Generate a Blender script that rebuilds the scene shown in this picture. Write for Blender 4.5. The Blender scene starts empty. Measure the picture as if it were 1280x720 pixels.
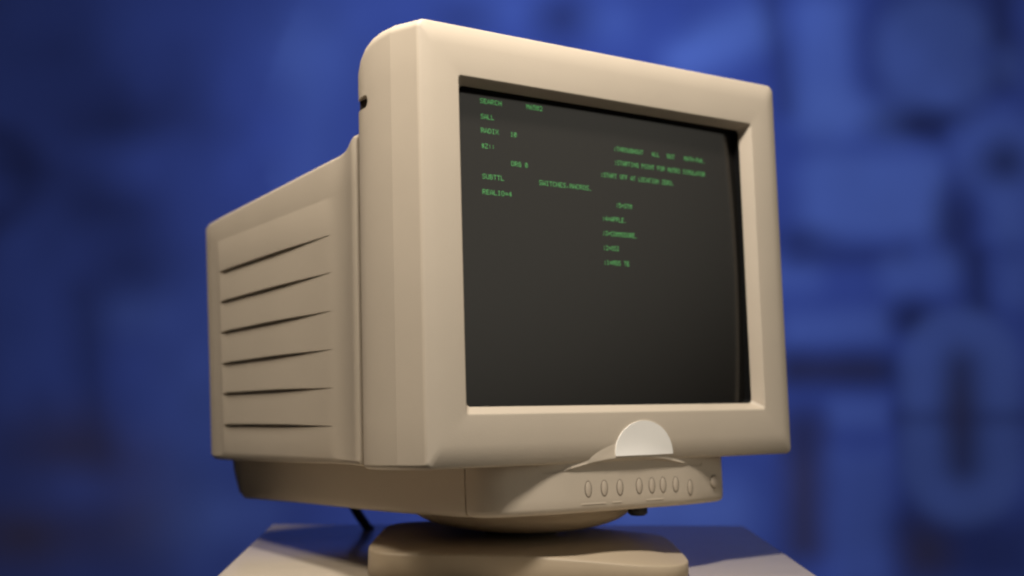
import bpy, math, random
import numpy as np
from mathutils import Vector, Matrix, Euler

random.seed(4)
R = math.radians
S = bpy.context.scene
COL = S.collection

# ------------------------------------------------------------------ camera
TILT = 3.0                       # the monitor leans back on its swivel base
cam_d = bpy.data.cameras.new("camera")
cam = bpy.data.objects.new("camera", cam_d)
COL.objects.link(cam)
S.camera = cam
PX, PY, PZ = 0.11264233, -0.62847048, 0.02809762


def rot_cam():
    ca, sa, cb, sb, cc, sc = (math.cos(PX), math.sin(PX), math.cos(PY), math.sin(PY), math.cos(PZ), math.sin(PZ))
    rx = Matrix(((1, 0, 0), (0, ca, -sa), (0, sa, ca)))
    rz = Matrix(((cb, -sb, 0), (sb, cb, 0), (0, 0, 1)))
    ry = Matrix(((cc, 0, sc), (0, 1, 0), (-sc, 0, cc)))
    return rz @ rx @ ry


T3 = Matrix.Rotation(R(-TILT), 3, 'X')
M = T3 @ rot_cam()               # columns: right, forward, up
right, fwd, up = M.col[0], M.col[1], M.col[2]
cam_rot = Matrix((right, up, -fwd)).transposed()
CAMP = T3 @ Vector((-0.70388893, -0.80787939, 0.0418181))
cam.matrix_world = Matrix.Translation(CAMP) @ cam_rot.to_4x4()
cam_d.sensor_width = 36
cam_d.lens = 36 * 1600 / 1280
cam_d.clip_start = 0.05
cam_d.clip_end = 60
cam_d.dof.use_dof = True
cam_d.dof.focus_distance = 0.98
cam_d.dof.aperture_fstop = 45 / 1000 / 0.0110
cam_d.dof.aperture_blades = 0

# ------------------------------------------------------------------ world (dim, with a bright patch added for the glass to reflect)
W = bpy.data.worlds.new("World")
S.world = W
W.use_nodes = True
nt = W.node_tree
bg = nt.nodes["Background"]
tc = nt.nodes.new("ShaderNodeTexCoord")
vd = nt.nodes.new("ShaderNodeVectorMath"); vd.operation = 'DOT_PRODUCT'
gd = Vector((0.42, -0.86, 0.36)).normalized()
vd.inputs[1].default_value = gd
nt.links.new(tc.outputs["Generated"], vd.inputs[0])
cr = nt.nodes.new("ShaderNodeValToRGB")
cr.color_ramp.interpolation = 'EASE'
cr.color_ramp.elements[0].position = 0.85
cr.color_ramp.elements[0].color = (0.012, 0.011, 0.010, 1)
cr.color_ramp.elements[1].position = 0.985
cr.color_ramp.elements[1].color = (0.82, 0.76, 0.64, 1)
nt.links.new(vd.outputs["Value"], cr.inputs["Fac"])
nt.links.new(cr.outputs["Color"], bg.inputs["Color"])
bg.inputs["Strength"].default_value = 1.0

# ------------------------------------------------------------------ lamps


def area(name, loc, target, size, energy, color, spread=180):
    d = bpy.data.lights.new(name, 'AREA')
    d.shape = 'DISK'
    d.size = size
    d.energy = energy
    d.color = color
    d.spread = R(spread)
    o = bpy.data.objects.new(name, d)
    COL.objects.link(o)
    o.location = loc
    o.rotation_euler = (Vector(target) - Vector(loc)).to_track_quat('-Z', 'Y').to_euler()
    return o


area("key_lamp", (-0.36, -0.34, 1.02), (0.0, 0.05, 0.15), 0.15, 15.8, (1.0, 0.92, 0.81))
area("side_lamp", (-0.80, 0.30, 1.35), (-0.15, 0.2, 0.1), 0.30, 15.0, (1.0, 0.88, 0.72))
area("fill_lamp", (-1.2, -2.3, 0.40), (0, 0, 0.1), 0.9, 1.0, (1.0, 0.88, 0.74))

# the backdrop stands square to the camera, upright
WD = 3.6
fh = Vector((fwd.x, fwd.y, 0)).normalized()
rh = Vector((fh.y, -fh.x, 0))
WC = CAMP + fh * WD
WC.z = 0
area("backdrop_lamp", WC - fh * 2.0 + rh * 0.3 + Vector((0, 0, 1.9)), WC + rh * 0.15 + Vector((0, 0, 0.1)), 0.5, 14.5, (0.43, 0.62, 1.0), 100)

# ------------------------------------------------------------------ colour
S.view_settings.view_transform = 'Standard'
S.view_settings.look = 'None'
S.view_settings.exposure = 0
S.view_settings.gamma = 1
S.render.resolution_x = 1024
S.render.resolution_y = 576
S.cycles.pixel_filter_type = 'BLACKMAN_HARRIS'
S.cycles.filter_width = 2.2

# ------------------------------------------------------------------ materials


def mat(name, col, rough=0.5, bump=0.0, bscale=900, var=0.0, vscale=8, spec=0.5, coat=0.0):
    m = bpy.data.materials.new(name)
    m.use_nodes = True
    n = m.node_tree
    b = n.nodes["Principled BSDF"]
    b.inputs["Base Color"].default_value = (*col, 1)
    b.inputs["Roughness"].default_value = rough
    b.inputs["Specular IOR Level"].default_value = spec
    b.inputs["Coat Weight"].default_value = coat
    t = n.nodes.new("ShaderNodeTexCoord")
    if var:
        no = n.nodes.new("ShaderNodeTexNoise")
        no.inputs["Scale"].default_value = vscale
        no.inputs["Detail"].default_value = 6
        no.inputs["Roughness"].default_value = 0.6
        n.links.new(t.outputs["Object"], no.inputs["Vector"])
        r = n.nodes.new("ShaderNodeValToRGB")
        r.color_ramp.elements[0].position = 0.3
        r.color_ramp.elements[1].position = 0.7
        r.color_ramp.elements[0].color = (*[c * (1 - var) for c in col], 1)
        r.color_ramp.elements[1].color = (*[min(1, c * (1 + var * .6)) for c in col], 1)
        n.links.new(no.outputs["Fac"], r.inputs["Fac"])
        n.links.new(r.outputs["Color"], b.inputs["Base Color"])
        ma = n.nodes.new("ShaderNodeMapRange")
        ma.inputs["To Min"].default_value = rough - .05
        ma.inputs["To Max"].default_value = rough + .07
        n.links.new(no.outputs["Fac"], ma.inputs["Value"])
        n.links.new(ma.outputs["Result"], b.inputs["Roughness"])
    if bump:
        n2 = n.nodes.new("ShaderNodeTexNoise")
        n2.inputs["Scale"].default_value = bscale
        n2.inputs["Detail"].default_value = 2
        n.links.new(t.outputs["Object"], n2.inputs["Vector"])
        bp = n.nodes.new("ShaderNodeBump")
        bp.inputs["Strength"].default_value = bump
        bp.inputs["Distance"].default_value = 0.0004
        n.links.new(n2.outputs["Fac"], bp.inputs["Height"])
        n.links.new(bp.outputs["Normal"], b.inputs["Normal"])
    return m


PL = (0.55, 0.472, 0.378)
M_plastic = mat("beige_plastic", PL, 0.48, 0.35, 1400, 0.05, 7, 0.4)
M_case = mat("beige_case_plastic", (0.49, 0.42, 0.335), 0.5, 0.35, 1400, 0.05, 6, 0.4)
M_base = mat("beige_plastic_shaded", (0.41, 0.33, 0.235), 0.5, 0.3, 1400, 0.05, 7, 0.4)  # the casing plastic, darkened in colour for the shade under the monitor
M_button = mat("button_plastic", (0.53, 0.45, 0.36), 0.35, 0, 1, 0.0)
M_gap_shade = mat("gap_shade", (0.035, 0.028, 0.02), 0.8)  # near-black colour standing in for shade in the notch and under the bowl
M_button_shade = mat("button_gap_shade", (0.16, 0.125, 0.095), 0.7)  # dark colour standing in for the shaded gap round each button
M_shroud = mat("black_shroud", (0.004, 0.004, 0.004), 0.6, spec=0.2)
M_badge = mat("pale_badge", (0.93, 0.90, 0.85), 0.4, 0, 1, 0.02, 30)
M_print = mat("pale_print", (0.66, 0.57, 0.46), 0.6)
M_rubber = mat("black_rubber", (0.01, 0.01, 0.011), 0.55)
M_table = mat("table_laminate", (0.42, 0.365, 0.295), 0.22, 0.08, 500, 0.05, 9, 0.9)

M_glass = mat("picture_tube_glass", (0.010, 0.009, 0.008), 0.15, spec=0.5)

M_text = bpy.data.materials.new("green_phosphor")
M_text.use_nodes = True
b = M_text.node_tree.nodes["Principled BSDF"]
b.inputs["Base Color"].default_value = (0.02, 0.05, 0.02, 1)
b.inputs["Emission Color"].default_value = (0.15, 0.58, 0.16, 1)
b.inputs["Emission Strength"].default_value = 0.66

M_wall = bpy.data.materials.new("blue_lit_relief_tones")
M_wall.use_nodes = True
n = M_wall.node_tree
b = n.nodes["Principled BSDF"]
at = n.nodes.new("ShaderNodeAttribute"); at.attribute_name = "lit_relief_tones"
n.links.new(at.outputs["Color"], b.inputs["Base Color"])
b.inputs["Roughness"].default_value = 0.7
b.inputs["Specular IOR Level"].default_value = 0.15

# ------------------------------------------------------------------ mesh helpers


def mk(name, verts, faces, material, parent=None, smooth=True, sharp=None, loc=None, rot=None, angle=None):
    me = bpy.data.meshes.new(name)
    me.from_pydata([tuple(v) for v in verts], [], faces)
    me.validate()
    import bmesh
    bm = bmesh.new(); bm.from_mesh(me)
    bmesh.ops.remove_doubles(bm, verts=bm.verts, dist=1e-7)
    bmesh.ops.recalc_face_normals(bm, faces=bm.faces)
    for f in bm.faces:
        f.smooth = smooth
    if angle is not None:
        for e in bm.edges:
            if len(e.link_faces) == 2 and e.calc_face_angle(0) > R(angle):
                e.smooth = False
    bm.to_mesh(me); bm.free()
    me.materials.append(material)
    o = bpy.data.objects.new(name, me)
    COL.objects.link(o)
    if parent:
        o.parent = parent
    if loc is not None:
        o.location = loc
    if rot is not None:
        o.rotation_euler = rot
    return o


def loft(rings, close_first=False, close_last=False, base=0):
    """rings: list of equal-length closed vertex loops"""
    v, f = [], []
    N = len(rings[0])
    for r in rings:
        v += [tuple(p) for p in r]
    for i in range(len(rings) - 1):
        for j in range(N):
            k = (j + 1) % N
            f.append((base + i * N + j, base + i * N + k, base + (i + 1) * N + k, base + (i + 1) * N + j))
    if close_first:
        f.append(tuple(base + j for j in range(N)))
    if close_last:
        f.append(tuple(base + (len(rings) - 1) * N + j for j in reversed(range(N))))
    return v, f


def rrect(x0, x1, z0, z1, r, seg=10, sub=8, rb=None):
    """rounded rectangle loop in 2-D"""
    P = []
    rb = r if rb is None else rb
    cs = [((x1 - r), (z1 - r), 0, r), ((x0 + r), (z1 - r), 90, r), ((x0 + rb), (z0 + rb), 180, rb), ((x1 - rb), (z0 + rb), 270, rb)]
    arcs = []
    for cx, cz, a0, r in cs:
        arcs.append([(cx + r * math.cos(R(a0 + 90 * i / seg)), cz + r * math.sin(R(a0 + 90 * i / seg))) for i in range(seg + 1)])
    for i in range(4):
        P += arcs[i]
        a, bb = arcs[i][-1], arcs[(i + 1) % 4][0]
        for k in range(1, sub):
            t = k / sub
            P.append((a[0] + (bb[0] - a[0]) * t, a[1] + (bb[1] - a[1]) * t))
    return P


def lerp_tab(t, tab):
    if t <= tab[0][0]:
        return tab[0][1]
    for (a, va), (c, vc) in zip(tab, tab[1:]):
        if t <= c:
            return va + (vc - va) * (t - a) / (c - a)
    return tab[-1][1]


def sstep(a, c, t):
    t = max(0, min(1, (t - a) / (c - a)))
    return t * t * (3 - 2 * t)


# ------------------------------------------------------------------ backdrop (flat sheet; the light on raised blue shapes is put into its colour)
WW, WH = 7.0, 4.4
NX, NY = 420, 264
us = np.linspace(-WW / 2, WW / 2, NX)
vs = np.linspace(-1.2, WH - 1.2, NY)
U, V = np.meshgrid(us, vs)
# picture-to-wall scale: the shapes are noted in pixels of the photograph
pit = math.asin(fwd.z)


def wall_uv(px, py):
    d = right * ((px - 640) / 1600) + fwd - up * ((py - 360) / 1600)
    t = WD / d.dot(fh)
    p = CAMP + d * t
    return (p - WC).dot(rh), p.z


sc = WD / 1600.0
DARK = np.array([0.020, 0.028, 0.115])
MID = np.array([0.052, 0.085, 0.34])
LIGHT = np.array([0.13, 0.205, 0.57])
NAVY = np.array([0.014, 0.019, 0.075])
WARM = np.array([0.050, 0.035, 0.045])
C = np.zeros((NY, NX, 3)) + MID
tone = np.zeros((NY, NX))
rng = np.random.RandomState(3)


def noise(cells, seed):
    r = np.random.RandomState(seed)
    g = r.rand(cells + 2, cells * 2 + 2)
    y = np.linspace(0, cells, NY); x = np.linspace(0, cells * 2, NX)
    yi = y.astype(int); xi = x.astype(int)
    fy = (y - yi)[:, None]; fx = (x - xi)[None, :]
    fy = fy * fy * (3 - 2 * fy); fx = fx * fx * (3 - 2 * fx)
    a = g[yi][:, xi]; bq = g[yi][:, xi + 1]; c = g[yi + 1][:, xi]; dq = g[yi + 1][:, xi + 1]
    return (a * (1 - fx) + bq * fx) * (1 - fy) + (c * (1 - fx) + dq * fx) * fy


def blend(mask, colr, amt):
    global C
    m = (mask * amt)[..., None]
    C = C * (1 - m) + np.array(colr) * m


def soft(d, w):
    w = w * 1.8
    t = np.clip(0.5 - d / (2 * w), 0, 1)
    return t * t * (3 - 2 * t)


def box(px, py, w, h, colr, amt=1, rad=20, ang=0, sf=14):
    u, v = wall_uv(px, py)
    x = U - u; y = V - v
    a = R(ang); x, y = x * math.cos(a) + y * math.sin(a), -x * math.sin(a) + y * math.cos(a)
    r = min(rad, w / 2, h / 2) * sc
    qx = np.abs(x) - (w / 2 * sc - r); qy = np.abs(y) - (h / 2 * sc - r)
    d = np.hypot(np.maximum(qx, 0), np.maximum(qy, 0)) + np.minimum(np.maximum(qx, qy), 0) - r
    blend(soft(d, sf * sc), colr, amt)


def ring(px, py, rx, ry, th, colr, amt=1, a0=None, a1=None, sf=12):
    u, v = wall_uv(px, py)
    x = (U - u) / sc; y = (V - v) / sc
    k = np.hypot(x / rx, y / ry)
    d = np.abs(k - 1) * min(rx, ry) - th / 2
    m = soft(d, sf)
    if a0 is not None:
        an = (np.degrees(np.arctan2(y, x)) - a0) % 360
        m = m * (an < (a1 - a0))
    blend(m, colr, amt)


def disc(px, py, rx, ry, colr, amt=1, sf=14):
    u, v = wall_uv(px, py)
    x = (U - u) / sc; y = (V - v) / sc
    d = (np.hypot(x / rx, y / ry) - 1) * min(rx, ry)
    blend(soft(d, sf), colr, amt)


# far field of random letters-like shapes, only seen from the side
for i in range(70):
    px = rng.uniform(-1000, 2300); py = rng.uniform(-900, 1300)
    if -40 < px < 1320 and -40 < py < 760:
        continue
    k = i % 3
    cc_ = [LIGHT, DARK, MID * 1.3][rng.randint(3)]
    if k == 0:
        box(px, py, rng.uniform(60, 240), rng.uniform(40, 200), cc_, .7, 40, rng.uniform(-20, 20), 20)
    elif k == 1:
        ring(px, py, rng.uniform(50, 110), rng.uniform(60, 130), rng.uniform(35, 60), cc_, .7)
    else:
        disc(px, py, rng.uniform(40, 90), rng.uniform(40, 90), cc_, .7)
# left side: loose; broad boxes put the light's falloff into the colour
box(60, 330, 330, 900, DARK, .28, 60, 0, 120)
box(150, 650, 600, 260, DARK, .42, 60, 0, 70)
disc(150, 155, 75, 38, NAVY, .75, 30)
disc(120, 70, 60, 40, NAVY, .4, 30)
box(60, 215, 150, 34, NAVY, .55, 20, -8, 20)
disc(130, 258, 60, 38, NAVY, .75, 26)
disc(255, 110, 40, 60, NAVY, .4, 30)
disc(180, 20, 60, 60, MID, .8, 30)
disc(190, 205, 60, 26, MID, .8, 24)
ring(310, 160, 85, 120, 55, LIGHT, .30, -70, 70, 28)
disc(395, 60, 60, 50, LIGHT, .35, 36)
disc(290, 90, 34, 60, MID, .8, 30)
disc(160, 392, 36, 24, LIGHT, .34, 20)
disc(150, 330, 64, 34, NAVY, .7, 26)
disc(60, 400, 70, 110, MID, .6, 40)
box(118, 480, 34, 250, NAVY, .6, 17, 8, 22)
disc(90, 560, 70, 40, WARM, .6, 30)
disc(175, 500, 26, 60, MID, .6, 26)
disc(30, 670, 60, 34, WARM, .8, 30)
disc(170, 640, 50, 60, WARM, .55, 34)
disc(100, 612, 60, 22, MID, .5, 20)
disc(250, 500, 45, 110, LIGHT, .25, 40)
disc(240, 660, 60, 40, LIGHT, .18, 30)
# above the monitor
disc(500, 5, 60, 20, LIGHT, .15, 20)
disc(640, 12, 60, 26, LIGHT, .30, 22)
disc(575, 20, 34, 22, DARK, .5, 18)
disc(705, 22, 34, 30, DARK, .75, 20)
disc(770, 28, 32, 26, LIGHT, .35, 20)
box(900, 52, 150, 62, LIGHT, .75, 30, 22, 16)
disc(830, 25, 30, 30, MID, .8, 16)
box(973, 60, 24, 170, DARK, .6, 12, 8, 14)
# right side: big shapes
box(1030, 85, 74, 190, LIGHT, .62, 30, 0, 16)
box(1075, 142, 130, 52, LIGHT, .62, 24, -12, 16)
disc(1165, 62, 94, 98, DARK, .48, 18)
disc(1172, 66, 78, 78, LIGHT, .50, 14)
box(1252, 40, 24, 150, DARK, .8, 12, 0, 16)
disc(1150, 156, 42, 18, NAVY, .9, 14)
box(1240, 70, 40, 20, MID, .5, 8, 0, 12)
box(1262, 82, 34, 40, LIGHT, .35, 14, 0, 14)
box(1095, 244, 192, 110, LIGHT, .64, 36, 0, 15)
box(1196, 215, 18, 110, MID, .8, 10, 0, 10)
disc(1245, 195, 58, 58, LIGHT, .38, 14)
disc(1256, 203, 26, 24, NAVY, .8, 16)
disc(1196, 285, 26, 54, DARK, .8, 14)
box(1262, 275, 50, 60, LIGHT, .48, 22, 0, 14)
box(990, 345, 70, 40, LIGHT, .40, 18, 0, 16)
disc(1000, 300, 26, 14, NAVY, .6, 14)
box(1060, 320, 150, 26, DARK, .5, 12, 0, 12)
box(1150, 342, 100, 52, LIGHT, .45, 26, 8, 14)
box(1222, 352, 22, 80, NAVY, .7, 11, 0, 14)
box(1268, 352, 40, 60, LIGHT, .35, 18, 0, 14)
box(1046, 410, 134, 42, LIGHT, .44, 18, 3, 12)
disc(1140, 398, 24, 22, NAVY, .8, 14)
box(1050, 463, 150, 40, NAVY, .75, 18, 0, 14)
box(1040, 462, 120, 26, WARM, .35, 12, 0, 14)
box(1072, 516, 72, 36, LIGHT, .40, 14, 0, 11)
box(1005, 610, 42, 170, WARM, .75, 18, 0, 18)
box(1005, 540, 40, 60, DARK, .6, 18, 0, 18)
box(1076, 650, 74, 170, LIGHT, .28, 10, 0, 14)
box(1140, 560, 22, 200, DARK, .5, 11, 0, 14)
box(1210, 690, 180, 90, DARK, .75, 18, 0, 22)
disc(1158, 690, 30, 34, WARM, .6, 18)
disc(1202, 520, 80, 142, DARK, .5, 10)
box(1203, 520, 150, 268, LIGHT, .46, 75, 0, 10)
box(1203, 520, 44, 160, NAVY, .72, 22, 0, 16)
box(1203, 522, 170, 18, DARK, .45, 8, 0, 10)
disc(1200, 520, 16, 50, WARM, .35, 12)
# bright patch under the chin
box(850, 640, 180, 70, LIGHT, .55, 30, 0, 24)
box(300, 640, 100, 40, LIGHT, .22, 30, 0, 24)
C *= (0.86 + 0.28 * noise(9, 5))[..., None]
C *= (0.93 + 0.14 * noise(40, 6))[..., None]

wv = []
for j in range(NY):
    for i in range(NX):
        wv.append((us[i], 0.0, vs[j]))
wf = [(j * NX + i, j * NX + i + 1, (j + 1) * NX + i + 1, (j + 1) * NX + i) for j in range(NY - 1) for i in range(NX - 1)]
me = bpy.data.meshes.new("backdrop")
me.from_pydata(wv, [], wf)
ca = me.color_attributes.new("lit_relief_tones", 'FLOAT_COLOR', 'POINT')
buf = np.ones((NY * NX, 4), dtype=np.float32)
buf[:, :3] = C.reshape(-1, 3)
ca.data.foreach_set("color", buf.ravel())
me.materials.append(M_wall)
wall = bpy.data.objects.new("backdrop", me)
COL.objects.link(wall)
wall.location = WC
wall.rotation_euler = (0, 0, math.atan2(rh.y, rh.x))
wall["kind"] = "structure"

# ------------------------------------------------------------------ table (small pedestal)
TZ = CAMP.z - 0.1647             # table-top height in this frame


def on_table(px, py, z=None):
    z = TZ if z is None else z
    d = right * ((px - 640) / 1600) + fwd - up * ((py - 360) / 1600)
    return CAMP + d * ((z - CAMP.z) / d.z)


bl, br_, fr, fl = on_table(340, 655), on_table(930, 657), on_table(1020, 718), on_table(272, 718)
# continue the side edges towards the camera to a full-depth top
DEPTH = 0.50


def ext(a, c):
    d = (c - a).normalized()
    return a + d * DEPTH


cor = [bl, br_, ext(br_, fr), ext(bl, fl)]
cen = sum(cor, Vector()) / 4


def quad_round(pts, r, seg=6):
    out = []
    for i in range(4):
        p, a, c = pts[i], pts[i - 1], pts[(i + 1) % 4]
        da, dc = (a - p).normalized(), (c - p).normalized()
        for k in range(seg + 1):
            t = k / seg
            q = p + da * r * (1 - t) ** 2 + dc * r * t ** 2
            out.append(q)
    return out


def tring(inset, z, r=0.004):
    pts = []
    for i in range(4):
        p, a, c = cor[i], cor[i - 1], cor[(i + 1) % 4]
        pts.append(p + ((a - p).normalized() + (c - p).normalized()) * inset)
    return [Vector((q.x, q.y, z)) - Vector((cen.x, cen.y, TZ - 0.72)) for q in quad_round(pts, r)]


troot = bpy.data.objects.new("pedestal_table", None)
COL.objects.link(troot)
troot.location = (cen.x, cen.y, TZ - 0.72)
troot["label"] = "pale beige pedestal table with a flat square top under the computer monitor"
troot["category"] = "table"
v, f = loft([tring(0.0025, TZ), tring(0.0008, TZ - 0.0006), tring(0, TZ - 0.0025), tring(0, TZ - 0.028), tring(0.0012, TZ - 0.030)], True, True)
mk("tabletop", v, f, M_table, troot, angle=50)
v, f = loft([tring(0.035, TZ - 0.0305), tring(0.035, TZ - 0.72)], True, True)
mk("pedestal", v, f, M_table, troot, angle=50)

# ------------------------------------------------------------------ monitor
root = bpy.data.objects.new("computer_monitor", None)
COL.objects.link(root)
RL = Vector((-0.02, 0.125, TZ))
root.location = RL
root["label"] = "beige tube computer monitor with green code on its dark screen, standing on the pedestal table"
root["category"] = "monitor"
TR = (R(-TILT), 0, 0)
OFF = -RL


def part(name, v, f, m, parent=None, **k):
    """a part given in the monitor's own frame (front face y=0), leaned back with it"""
    if parent is None:
        return mk(name, v, f, m, root, loc=OFF, rot=TR, **k)
    return mk(name, v, f, m, parent, **k)


# --- bezel
OX, OZ0, OZ1 = 0.1625, 0.0567, 0.3200


def ry_(y, hw, z0, z1, r, dx=0):
    return [(x, y, z) for x, z in rrect(-hw, hw - (0.0016 if hw > 0.19 else 0), z0, z1, r, 10, 10, min(r, 0.0045))]


rings = [
    ry_(0.0108, 0.1566, 0.0617, 0.3160, 0.004),
    ry_(0.0102, 0.1558, 0.0625, 0.3152, 0.004),
    ry_(0.0095, 0.1560, 0.0620, 0.3156, 0.004),
    ry_(0.0010, OX - 0.0006, OZ0 + 0.0006, OZ1 - 0.0006, 0.003),
    ry_(0.0002, OX, OZ0, OZ1, 0.003),
    ry_(0.0000, OX + 0.0010, OZ0 - 0.0010, OZ1 + 0.0010, 0.003),
    ry_(0.0006, 0.1845, 0.0340, 0.3440, 0.005),
    ry_(0.0012, 0.1960, 0.0182, 0.3592, 0.006),
    ry_(0.0024, 0.1975, 0.0168, 0.3605, 0.007),
    ry_(0.0045, 0.1983, 0.0161, 0.3611, 0.0075),
    ry_(0.0065, 0.1986, 0.0160, 0.3614, 0.008),
    ry_(0.0330, 0.2042, 0.0160, 0.3635, 0.009),
    ry_(0.0500, 0.2055, 0.0160, 0.3640, 0.011),
    ry_(0.0620, 0.2058, 0.0160, 0.3634, 0.013),
    ry_(0.0720, 0.2056, 0.0162, 0.3612, 0.015),
    ry_(0.0800, 0.2048, 0.0164, 0.3572, 0.017),
    ry_(0.0860, 0.2032, 0.0167, 0.3520, 0.018),
    ry_(0.0905, 0.2008, 0.0172, 0.3455, 0.019),
    ry_(0.0930, 0.1975, 0.0178, 0.3390, 0.019),
    ry_(0.0940, 0.1880, 0.0250, 0.3270, 0.019),
]
v, f = loft(rings)
# brow over the control panel: swells out of the face and ends in an arched edge
BX = 0.094


def face_base(z):
    return lerp_tab(z, [(0.0160, 0.0040), (0.0172, 0.0024), (0.0190, 0.0012), (0.0340, 0.0006), (0.0557, 0.0)])


def zarc(x):
    return 0.0185 - 0.0105 * min(1.0, (x / 0.075) ** 2)


FRONT = [(0.0, 0.0038), (0.02, 0.0038), (0.04, 0.0039), (0.055, 0.0041), (0.067, 0.0047), (0.080, 0.0064), (0.091, 0.0088),
         (0.101, 0.0115), (0.110, 0.0140), (0.1190, 0.0172), (0.1260, 0.0220), (0.1312, 0.0285), (0.1342, 0.0360), (0.1352, 0.0440)]


def brow(x, z):
    """forward swell of the face above the panel (metres)"""
    za = zarc(x)
    t = max(0.0, min(1.0, (z - za) / 0.0200))
    m = (1 - t) ** 2
    m *= 1 - sstep(za, za + 0.014, z) * sstep(0.010, 0.060, abs(x))
    ya = lerp_tab(abs(x), FRONT) - 0.0044 * max(0, 1 - (x / 0.073) ** 2) - 0.0003
    if ya >= face_base(z):
        return face_base(z) - ya
    return m * (face_base(z) - ya)


nb = len(v)
gx, gz = 72, 30
for i in range(gx + 1):
    x = -BX + 2 * BX * i / gx
    za = zarc(x)
    fb = face_base(za)
    col_ = [(x, 0.014, za + 0.0005), (x, fb - brow(x, za) + 0.0025, za - 0.0002), (x, fb - brow(x, za) + 0.0006, za + 0.0001)]
    for k in range(gz + 1):
        z = za + 0.0006 + (0.0550 - za) * (k / gz)
        z = min(z, 0.0552)
        hide = 0.0004 * (1 - sstep(0.0, 0.0004, abs(brow(x, z)))) + (0.002 if i in (0, gx) else 0) + 0.0012 * sstep(0.060, 0.074, abs(x)) * (1 - sstep(za, za + 0.008, z))
        col_.append((x, face_base(z) - brow(x, z) + hide, z))
    v += col_
H = gz + 4
for i in range(gx):
    for k in range(H - 1):
        a = nb + i * H + k
        f.append((a, a + 1, a + H + 1, a + H))
bez = part("bezel", v, f, M_plastic, angle=52)
# explicit creases of the side facets
me = bez.data
ys = {0.0330, 0.0065}
vy = [vv.co.y for vv in me.vertices]
for e in me.edges:
    a, c = e.vertices
    for y in ys:
        if abs(vy[a] - y) < 1e-6 and abs(vy[c] - y) < 1e-6 and abs(me.vertices[a].co.x) > 0.15:
            e.use_edge_sharp = True
# notch of the latch on the side of the bezel, cut with a cutter that is thrown away
npts = []
for k in range(13):
    a = R(90 + 180 * k / 12)
    npts.append((0.0715 + 0.0045 * math.cos(a), 0.3095 + 0.0052 * math.sin(a)))
npts += [(0.12, 0.3043), (0.12, 0.3147)]
for s in (-1, 1):
    r0 = [(s * 0.1930, y, z) for y, z in npts]; r1 = [(s * 0.23, y, z) for y, z in npts]
    cv, cf = loft([r0, r1], True, True)
    cut = mk("cutter", cv, cf, M_gap_shade, None, smooth=False)
    cut.location = (0, 0, 0)
    bo = bez.modifiers.new("notch", 'BOOLEAN')
    bo.operation = 'DIFFERENCE'; bo.object = cut; bo.solver = 'EXACT'
    cut.matrix_world = Matrix.Translation(RL + OFF) @ T3.to_4x4()
    bpy.context.view_layer.update()
    dg = bpy.context.evaluated_depsgraph_get()
    nm = bpy.data.meshes.new_from_object(bez.evaluated_get(dg))
    bez.modifiers.clear()
    if len(nm.polygons) > 500:
        bez.data = nm
        nm.name = "bezel"
    cm = cut.data
    bpy.data.objects.remove(cut); bpy.data.meshes.remove(cm)
mats = bez.data.materials
while len(mats) > 1:
    mats.pop()
for p in bez.data.polygons:
    p.material_index = 0

for s_ in (-1, 1):
    lv = [(s_ * x, y, z) for x in (0.1850, 0.1990) for y, z in ((0.066, 0.3030), (0.0915, 0.3030), (0.0915, 0.3160), (0.066, 0.3160))]
    part("notch_shade_block", lv, [(0, 1, 2, 3), (4, 5, 6, 7), (0, 1, 5, 4), (1, 2, 6, 5), (2, 3, 7, 6), (3, 0, 4, 7)], M_gap_shade, smooth=False)  # dark block inside the notch, its shade put into the colour

# --- black shroud round the tube and the tube itself
v, f = loft([ry_(0.0104, 0.1556, 0.0627, 0.3150, 0.0045), ry_(0.0240, 0.1550, 0.0633, 0.3144, 0.006), ry_(0.050, 0.1535, 0.0645, 0.3130, 0.008)])
part("shroud", v, f, M_shroud, angle=40)


def gy(x, z):
    return 0.0136 + 0.0014 * (x / 0.155) ** 2 + 0.0030 * ((z - 0.189) / 0.125) ** 2


gv, gf = [], []
GN, GM = 40, 32
for j in range(GM + 1):
    for i in range(GN + 1):
        x = -0.1565 + 0.313 * i / GN; z = 0.0625 + 0.2530 * j / GM
        gv.append((x, gy(x, z), z))
for j in range(GM):
    for i in range(GN):
        a = j * (GN + 1) + i
        gf.append((a, a + 1, a + GN + 2, a + GN + 1))
nf = len(gv)
for j in range(GM + 1):
    for i in range(GN + 1):
        x = -0.150 + 0.300 * i / GN; z = 0.066 + 0.246 * j / GM
        gv.append((x, gy(x, z) + 0.016, z))
for j in range(GM):
    for i in range(GN):
        a = nf + j * (GN + 1) + i
        gf.append((a, a + 1, a + GN + 2, a + GN + 1))
screen = part("screen", gv, gf, M_glass)

FONT = {
    'A': "040A11111F1111", 'B': "1E11111E11111E", 'C': "0E11101010110E", 'D': "1E11111111111E", 'E': "1F10101E10101F",
    'F': "1F10101E101010", 'G': "0E11101711110F", 'H': "1111111F111111", 'I': "0E04040404040E", 'K': "11121418141211",
    'L': "1010101010101F", 'M': "111B1515111111", 'N': "11191513111111", 'O': "0E11111111110E", 'P': "1E11111E101010",
    'R': "1E11111E141211", 'S': "0F10100E01011E", 'T': "1F040404040404", 'U': "1111111111110E", 'W': "11111115151B11",
    'X': "11110A040A1111", 'Y': "11110A04040404", 'Z': "1F01020408101F", '0': "0E13151519110E", '1': "040C040404040E",
    '2': "0E11010204081F", '3': "1F02040201110E", '4': "02060A121F0202", '5': "1F101E0101110E", '6': "0608101E11110E",
    ';': "00040400040408", ':': "00040400040400", '=': "00001F001F0000", '.': "0000000000000C", ',': "00000000040408",
    '-': "0000001F000000", '$': "040F140E051E04", ' ': "00000000000000",
}
CH = 0.0040                      # letter height


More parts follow.
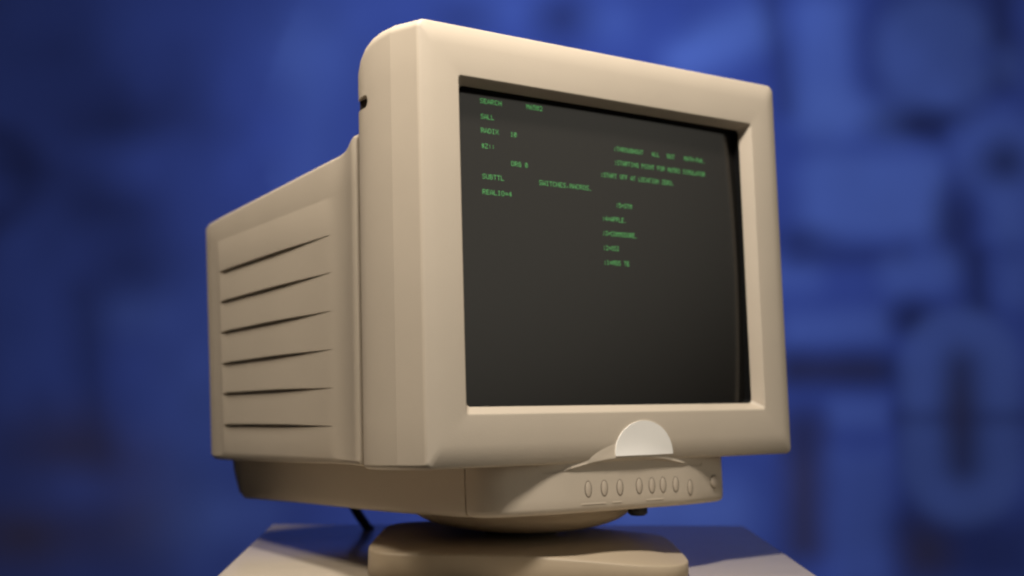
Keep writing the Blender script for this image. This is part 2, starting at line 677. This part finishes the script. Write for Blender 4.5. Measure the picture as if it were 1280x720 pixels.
def text_line(all_segs):
    for sg in all_segs:
        one_text([sg])


def one_text(segs):
    tv, tf = [], []
    for s, x0, x1, zc in segs:
        dy = gy(x0, zc) - 0.0200
        x0, x1, zc = x0 + dy * (x0 + .704) / .828 + 0.0006, x1 + dy * (x1 + .704) / .828 + 0.0002, zc + dy * (zc - .042) / .828
        adv = (x1 - x0) / len(s)
        pw = adv * 0.82 / 5; ph = CH / 7
        for k, c in enumerate(s):
            rows = [int(FONT[c][2 * r:2 * r + 2], 16) for r in range(7)]
            for r, bits in enumerate(rows):
                q = 0
                while q < 5:
                    if bits >> (4 - q) & 1:
                        q2 = q
                        while q2 < 5 and bits >> (4 - q2) & 1:
                            q2 += 1
                        xa = x0 + k * adv + q * pw; xb = x0 + k * adv + q2 * pw
                        zt = zc + CH / 2 - r * ph; zb = zt - ph * 0.86
                        n0 = len(tv)
                        for xx, zz in ((xa, zb), (xb, zb), (xb, zt), (xa, zt)):
                            tv.append((xx, gy(xx, zz) - 0.00025, zz))
                        tf.append((n0, n0 + 1, n0 + 2, n0 + 3))
                        q = q2
                    else:
                        q += 1
    me_ = bpy.data.meshes.new("text_line")
    me_.from_pydata(tv, [], tf)
    me_.materials.append(M_text)
    o = bpy.data.objects.new("text_line", me_)
    COL.objects.link(o)
    o.parent = screen
    return o


L = [0.3085, 0.2957, 0.2842, 0.2715, 0.2598, 0.2466, 0.2340, 0.2217, 0.2090, 0.1964, 0.1839]
text_line([("SEARCH", -.1296, -.1075, L[0]), ("M6502", -.0831, -.0657, L[0] + .001)])
text_line([("SALL", -.1292, -.1155, L[1])])
text_line([("RADIX", -.1294, -.1113, L[2]), ("10", -.1002, -.093, L[2]), (";THROUGHOUT", .0103, .0451, L[2]), ("ALL", .0546, .0641, L[2]), ("BUT", .0728, .0830, L[2]), ("MATH-PAK.", .0935, .1213, L[2])])
text_line([("$Z::", -.1292, -.1155, L[3]), (";STARTING POINT FOR M6502 SIMULATOR", .0103, .1206, L[3] + .0005)])
text_line([("ORG", -.1003, -.0893, L[4]), ("0", -.0862, -.0826, L[4]), (";START OFF AT LOCATION ZERO.", -.0055, .0811, L[4])])
text_line([("SUBTTL", -.1292, -.1072, L[5]), ("SWITCHES,MACROS.", -.0722, -.0150, L[5])])
text_line([("REALIO=4", -.1294, -.0998, L[6]), (";5=STM", .0103, .0295, L[6] + .0004)])
text_line([(";4=APPLE.", -.0055, .0226, L[7])])
text_line([(";3=COMMODORE.", -.0058, .0346, L[8])])
text_line([(";2=OSI", -.0056, .0131, L[9])])
text_line([(";1=MOS TE", -.0055, .0240, L[10])])

# --- badge: half disc lying on the face
bv, bf = [], []
cx, zb_, rw, rhh = 0.0150, 0.0205, 0.0322, 0.0285
nr, na = 8, 32


def facey(x, z):
    return face_base(z) - brow(x, z)


for k in range(na + 1):
    a = math.pi * k / na
    for q in range(nr + 1):
        t = q / nr
        x = cx + rw * t * math.cos(a); z = zb_ + rhh * t * math.sin(a)
        bv.append((x, facey(x, z) - 0.0011, z))
st = nr + 1
for k in range(na):
    for q in range(nr):
        a = k * st + q
        bf.append((a, a + 1, a + st + 1, a + st))
nb = len(bv)
rim = [bv[k * st + nr] for k in range(na + 1)] + [bv[na * st + q] for q in range(nr - 1, -1, -1)] + [bv[q] for q in range(1, nr)]
bv += rim + [(x, y + 0.003, z) for x, y, z in rim]
for k in range(len(rim)):
    k2 = (k + 1) % len(rim)
    bf.append((nb + k, nb + k2, nb + len(rim) + k2, nb + len(rim) + k))
bo_ = part("badge", bv, bf, M_badge, angle=40)
bo_["label"] = "plain white half-round badge below the screen"

# --- control panel / plinth under the tube
half = FRONT + [
        (0.1338, 0.0443), (0.1338, 0.0455), (0.1354, 0.0458),
        (0.1365, 0.10), (0.1410, 0.18), (0.1500, 0.30), (0.1605, 0.420), (0.1615, 0.434), (0.1600, 0.4385), (0.156, 0.440), (0.0, 0.440)]


def dens(h):
    o = [h[0]]
    for a, c in zip(h, h[1:]):
        d = math.dist(a, c)
        m = max(1, int(d / 0.008))
        for k in range(1, m + 1):
            o.append((a[0] + (c[0] - a[0]) * k / m, a[1] + (c[1] - a[1]) * k / m))
    return o


# smooth the front arc with a Catmull-Rom curve
def catmull(P, n=5):
    o = []
    for i in range(len(P) - 1):
        p0, p1, p2, p3 = P[max(i - 1, 0)], P[i], P[i + 1], P[min(i + 2, len(P) - 1)]
        for k in range(n):
            t = k / n
            o.append(tuple(0.5 * ((2 * p1[q]) + (-p0[q] + p2[q]) * t + (2 * p0[q] - 5 * p1[q] + 4 * p2[q] - p3[q]) * t * t + (-p0[q] + 3 * p1[q] - 3 * p2[q] + p3[q]) * t ** 3) for q in (0, 1)))
    o.append(P[-1])
    return o


front = catmull([(-0.02, 0.0038)] + half[:14])[5:]
outl = dens(front + half[14:])
left = [(-x, y) for x, y in reversed(outl[1:-1])]
loop = outl + left               # closed loop, starts front centre, goes to +x


def ploop(inset, z, rise=0.0, back=0.0):
    o = []
    draft = 0.28 * max(0, 0.017 - z)
    nl = len(loop)
    for i, (x, y) in enumerate(loop):
        a, c = loop[i - 1], loop[(i + 1) % nl]
        tx, ty = c[0] - a[0], c[1] - a[1]
        l = math.hypot(tx, ty) or 1
        nx_, ny_ = ty / l, -tx / l
        zz = z + (rise * sstep(0.1, 0.44, y) if rise else 0)
        if z > 0.005 and abs(x) < 0.094 and y < 0.03:
            zz = min(zz, zarc(x) + 0.0006 + 0.012 * sstep(0.086, 0.094, abs(x)) + (z - 0.017) * 0.05)
        x -= math.copysign(draft, x) * sstep(0.1, 0.44, y) if abs(x) > 0.1 else 0
        o.append((x - nx_ * inset, y - ny_ * inset + back * (1 if y < 0.02 else 0), zz))
    return o


prings = [ploop(0.012, -0.0240, 0.006), ploop(0.0045, -0.0238, 0.006), ploop(0.0022, -0.0230, 0.006), ploop(0.0008, -0.0212, 0.006), ploop(0.0002, -0.0185, 0.006),
          ploop(0.0, -0.012), ploop(0.0, -0.004), ploop(0.0, 0.004), ploop(0.0, 0.0078), ploop(0.0, 0.0170, 0.007), ploop(0.014, 0.0180, 0.006), ploop(0.024, 0.0190, 0.005)]
v, f = loft(prings, True, True)
part("control_panel", v, f, M_plastic, angle=42)


def panel_frame(x):
    """point and outward normal on the panel front at x"""
    pts = front + [half[14]]
    for a, c in zip(pts, pts[1:]):
        if a[0] <= abs(x) <= c[0]:
            t = (abs(x) - a[0]) / max(1e-9, c[0] - a[0])
            y = a[1] + (c[1] - a[1]) * t
            sl = (c[1] - a[1]) / max(1e-9, c[0] - a[0])
            s = 1 if x >= 0 else -1
            n_ = Vector((sl * s, -1, 0)).normalized()
            return Vector((x, y, 0)), n_
    return Vector((x, 0, 0)), Vector((0, -1, 0))


def oval_cap(x, z, rx, rz, proud, dome, name, m, parent=None, sink=0.001):
    P, n_ = panel_frame(x)
    tdir = Vector((-n_.y, n_.x, 0))
    rr = []
    for t, h in ((1.0, -sink), (1.0, proud * .6), (0.93, proud * .92), (0.8, proud), (0.4, proud + dome * .8), (0.08, proud + dome)):
        rr.append([P + tdir * (rx * t * math.cos(2 * math.pi * k / 28)) + Vector((0, 0, z + rz * t * math.sin(2 * math.pi * k / 28))) + n_ * h for k in range(28)])
    v_, f_ = loft(rr, False, True)
    return part(name, v_, f_, m, parent, angle=60)


BTN = [(-.0560, -.0050), (-.0390, -.0050), (-.0222, -.0052), (-.0012, -.0050), (.0130, -.0052), (.0256, -.0054), (.0402, -.0056), (.0575, -.0090)]
for x, z in BTN:
    x += (lerp_tab(abs(x), FRONT) + 0.0105) * 0.85
    rx = 0.0030
    g = oval_cap(x, z, rx + 0.0007, 0.0068, 0.00025, 0.0, "button", M_button_shade)  # slightly raised dark disc, coloured as the shade round the button
    g.name = "button_shade_disc"
    bt = oval_cap(x, z, rx - 0.0001, 0.0061, 0.0005, 0.0003, "button", M_button)
    g.parent = bt
    g.location = (0, 0, 0); g.rotation_euler = (0, 0, 0)
g = oval_cap(0.1065, -0.0058, 0.0068, 0.0058, 0.0003, 0.0, "power_shade_disc", M_button_shade)  # raised dark disc, coloured as the shade round the power button
pb = oval_cap(0.1065, -0.0058, 0.0061, 0.0051, 0.0014, 0.0005, "power_button", M_button)
g.parent = pb; g.location = (0, 0, 0); g.rotation_euler = (0, 0, 0)
for x, w in ((-0.0385, .026), (-0.0140, .010), (0.0280, .020)):
    pv, pf = [], []
    for i in range(9):
        xx = x - w / 2 + w * i / 8
        P, n_ = panel_frame(xx)
        for zz in (-0.0172, -0.0160):
            pv.append(P + n_ * 0.0003 + Vector((0, 0, zz)))
    pf = [(2 * i, 2 * i + 2, 2 * i + 3, 2 * i + 1) for i in range(8)]
    part("printed_mark", pv, pf, M_print)

# --- rear housing with louvred sides
ZF = [0.2138, 0.1815, 0.1486, 0.1160, 0.0836, 0.0514]
ZR = [0.2111, 0.1808, 0.1499, 0.1183, 0.0884, 0.0571]
YF, YR = 0.157, 0.411
XT = [(0.0960, .1930), (0.0985, .1942), (0.1000, .1968), (0.1020, .1985), (0.1050, .1990), (0.1090, .1985), (0.1140, .1973), (0.121, .1957), (0.130, .1941), (0.140, .1930), (0.150, .1924), (0.157, .1923), (0.411, .1812), (0.440, .1795), (0.449, .1778), (0.454, .1745), (0.4565, .1690)]
ZTT = [(0.0960, .2890), (0.101, .2905), (0.106, .2900), (0.115, .2862), (0.125, .2828), (0.137, .2810), (0.411, .2685), (0.440, .2672), (0.449, .2660), (0.454, .2630), (0.4565, .2580)]
ZBT = [(0.096, .0185), (0.15, .0200), (0.40, .0225), (0.44, .0235), (0.454, .026), (0.4565, .030)]


def slot_z(i, y):
    t = (y - YF) / (YR - YF)
    return ZF[i] + (ZR[i] - ZF[i]) * t


def wlens(y):
    """slot opening along the side: a point at the front end, full at the rear"""
    t = (y - YF) / (YR - YF)
    if t <= 0 or t >= 1:
        return 0
    return (0.08 + 0.92 * sstep(0, 0.55, t) ** 0.7) * (1 - sstep(0.94, 1.0, t)) if t < 1 else 0


ylist = [t[0] for t in XT if t[0] < 0.157] + [0.157 + (0.411 - 0.157) * k / 48 for k in range(49)] + [0.4135, 0.416, 0.425, 0.440, 0.449, 0.454, 0.4565]
ylist = sorted(set(round(y, 5) for y in ylist))
hv, hf = [], []
colsL = []


def side_col(y, s):
    X = lerp_tab(y, XT); zt = lerp_tab(y, ZTT); zb = lerp_tab(y, ZBT)
    inside = YF - 0.0005 <= y <= YR + 0.003
    w = wlens(y)
    # the whole louvre field is let in by a millimetre
    pin = -0.0004 * sstep(YF - 0.008, YF + 0.010, y) * (1 - sstep(YR - 0.001, YR + 0.004, y))
    c = []
    rt = 0.005
    for k in range(5):
        a = math.pi / 2 * (1 - k / 4)
        c.append((X - rt + rt * math.cos(a), zt - rt + rt * math.sin(a)))
    ztop = slot_z(0, y) + 0.030
    c.append((X, ztop + 0.0035))
    c.append((X - pin * .1, ztop + 0.0018))
    c.append((X - pin, ztop))
    for i in range(6):
        z = slot_z(i, y)
        sh = 0.0033 * w
        rec = 0.0012 * w
        c.append((X - pin, z + sh * .5 + 0.0003))
        c.append((X - pin - 0.0042 * w, z + sh * .5))
        c.append((X - pin - 0.0042 * w, z - sh * .5 - 0.0001))
        c.append((X - pin - rec, z - sh * .5 - 0.0003))
        c.append((X - pin - rec * .55, z - sh * .5 - 0.010))
    zl = slot_z(5, y) - 0.026
    c.append((X - pin * .5, zl))
    c.append((X, zb + 0.004))
    c.append((X - 0.0012, zb + 0.0012))
    c.append((X - 0.004, zb))
    lean = 0.0062 * max(0, min(1, (y - 0.13) / 0.28))
    return [(s * (x + lean * (z - 0.02) / 0.25), y, z) for x, z in c]


grid = []
for y in ylist:
    a = side_col(y, 1); c = side_col(y, -1)
    grid.append(list(reversed(c)) + a)          # left bottom up over the top to right bottom
n_ = len(grid[0])
for g in grid:
    hv += g
for i in range(len(grid) - 1):
    for j in range(n_ - 1):
        hf.append((i * n_ + j, i * n_ + j + 1, (i + 1) * n_ + j + 1, (i + 1) * n_ + j))
    hf.append((i * n_ + n_ - 1, i * n_, (i + 1) * n_, (i + 1) * n_ + n_ - 1))
b0 = (len(grid) - 1) * n_
# rear wall as strips between matching left and right points
for j in range(n_ // 2 - 1):
    hf.append((b0 + j, b0 + j + 1, b0 + n_ - 2 - j, b0 + n_ - 1 - j))
    hf.append((j, n_ - 1 - j, n_ - 2 - j, j + 1))
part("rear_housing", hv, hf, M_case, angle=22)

# --- swivel bowl and base (level, they stand on the table)


def lathe(cx_, cy_, prof, seg=64):
    return loft([[(cx_ + r * math.cos(2 * math.pi * k / seg), cy_ + r * math.sin(2 * math.pi * k / seg), z) for k in range(seg)] for r, z in prof], True, True)


def lpart(name, v_, f_, m, parent=None, **k):
    return mk(name, v_, f_, m, parent or root, loc=OFF if parent is None else (0, 0, 0), **k)


bowl = [(0.100, -0.018), (0.100, -0.029)] + [(0.098 * math.sin(R(a)) ** 0.8, -0.0275 - 0.0225 * math.cos(R(a))) for a in (84, 76, 68, 60, 52, 44, 36, 28)]
v, f = lathe(-0.022, 0.125, bowl)
lpart("swivel_bowl", v, f, M_base, angle=50)
v, f = lathe(-0.022, 0.125, [(0.032, -0.044), (0.032, -0.056)], 40)
lpart("swivel_neck", v, f, M_gap_shade, angle=50)  # linking disc, coloured dark as the shade between bowl and base

BA = math.atan2(rh.y, rh.x)
zt = TZ


def sring(a_, b_, z, n=6.0, cxy=(-0.0155, 0.124)):
    o = []
    for k in range(96):
        t = 2 * math.pi * k / 96
        c_, s_ = math.cos(t), math.sin(t)
        x = a_ * math.copysign(abs(c_) ** (2 / n), c_); y = b_ * math.copysign(abs(s_) ** (2 / n), s_)
        if z > zt + 0.004:         # the base falls away towards its front right
            z_ = z - (z - zt) * 0.42 * sstep(-0.03, 0.135, x) * sstep(0.06, 0.13, a_)
        else:
            z_ = z
        o.append((cxy[0] + x * math.cos(BA) - y * math.sin(BA), cxy[1] + x * math.sin(BA) + y * math.cos(BA), z_))
    return o


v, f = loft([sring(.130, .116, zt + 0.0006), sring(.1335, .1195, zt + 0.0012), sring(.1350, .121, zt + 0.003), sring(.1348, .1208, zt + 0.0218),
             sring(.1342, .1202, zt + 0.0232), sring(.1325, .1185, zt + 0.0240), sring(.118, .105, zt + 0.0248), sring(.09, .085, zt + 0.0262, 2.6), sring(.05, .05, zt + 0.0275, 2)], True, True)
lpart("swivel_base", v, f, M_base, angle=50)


# --- power lead hanging from the back, small rubber foot under the panel
def tube(path, r, seg=10):
    rr = []
    for i, p in enumerate(path):
        p = Vector(p)
        t = (Vector(path[min(i + 1, len(path) - 1)]) - Vector(path[max(i - 1, 0)])).normalized()
        a = t.orthogonal().normalized()
        if i and abs(a.dot(pa)) < 0.9:
            a = (pa - t * pa.dot(t)).normalized()
        pa = a
        c_ = t.cross(a)
        rr.append([p + a * (r * math.cos(2 * math.pi * k / seg)) + c_ * (r * math.sin(2 * math.pi * k / seg)) for k in range(seg)])
    return loft(rr, True, True)


def at_y(px, py, y):
    d = right * ((px - 640) / 1600) + fwd - up * ((py - 360) / 1600)
    return CAMP + d * ((y - CAMP.y) / d.y)


p0, p1, p2 = at_y(440, 628, 0.40), at_y(446, 640, 0.41), at_y(457, 656, 0.425)
p3 = at_y(466, 672, 0.44); p3b = p3 + Vector((0.004, 0.008, -0.05)); p4 = p3b + Vector((0, 0.0, -0.3))
path = catmull([tuple(p) for p in [p0, p1, p2]], 4)


def cat3(P, n=6):
    o = []
    for i in range(len(P) - 1):
        a, b_, c_, d_ = P[max(i - 1, 0)], P[i], P[i + 1], P[min(i + 2, len(P) - 1)]
        for k in range(n):
            t = k / n
            o.append(0.5 * ((2 * b_) + (c_ - a) * t + (2 * a - 5 * b_ + 4 * c_ - d_) * t * t + (3 * b_ - a - 3 * c_ + d_) * t ** 3))
    o.append(P[-1])
    return o


v, f = tube(cat3([p0, p1, p2, p3, p3b, p4]), 0.0052)
lpart("power_cable", v, f, M_rubber)
q = at_y(797, 639, 0.03)
v, f = lathe(q.x, q.y, [(0.007, q.z + 0.006), (0.0085, q.z + 0.002), (0.0085, q.z - 0.0015), (0.006, q.z - 0.0035), (0.002, q.z - 0.004)], 20)
lpart("rubber_foot", v, f, M_rubber, angle=60)
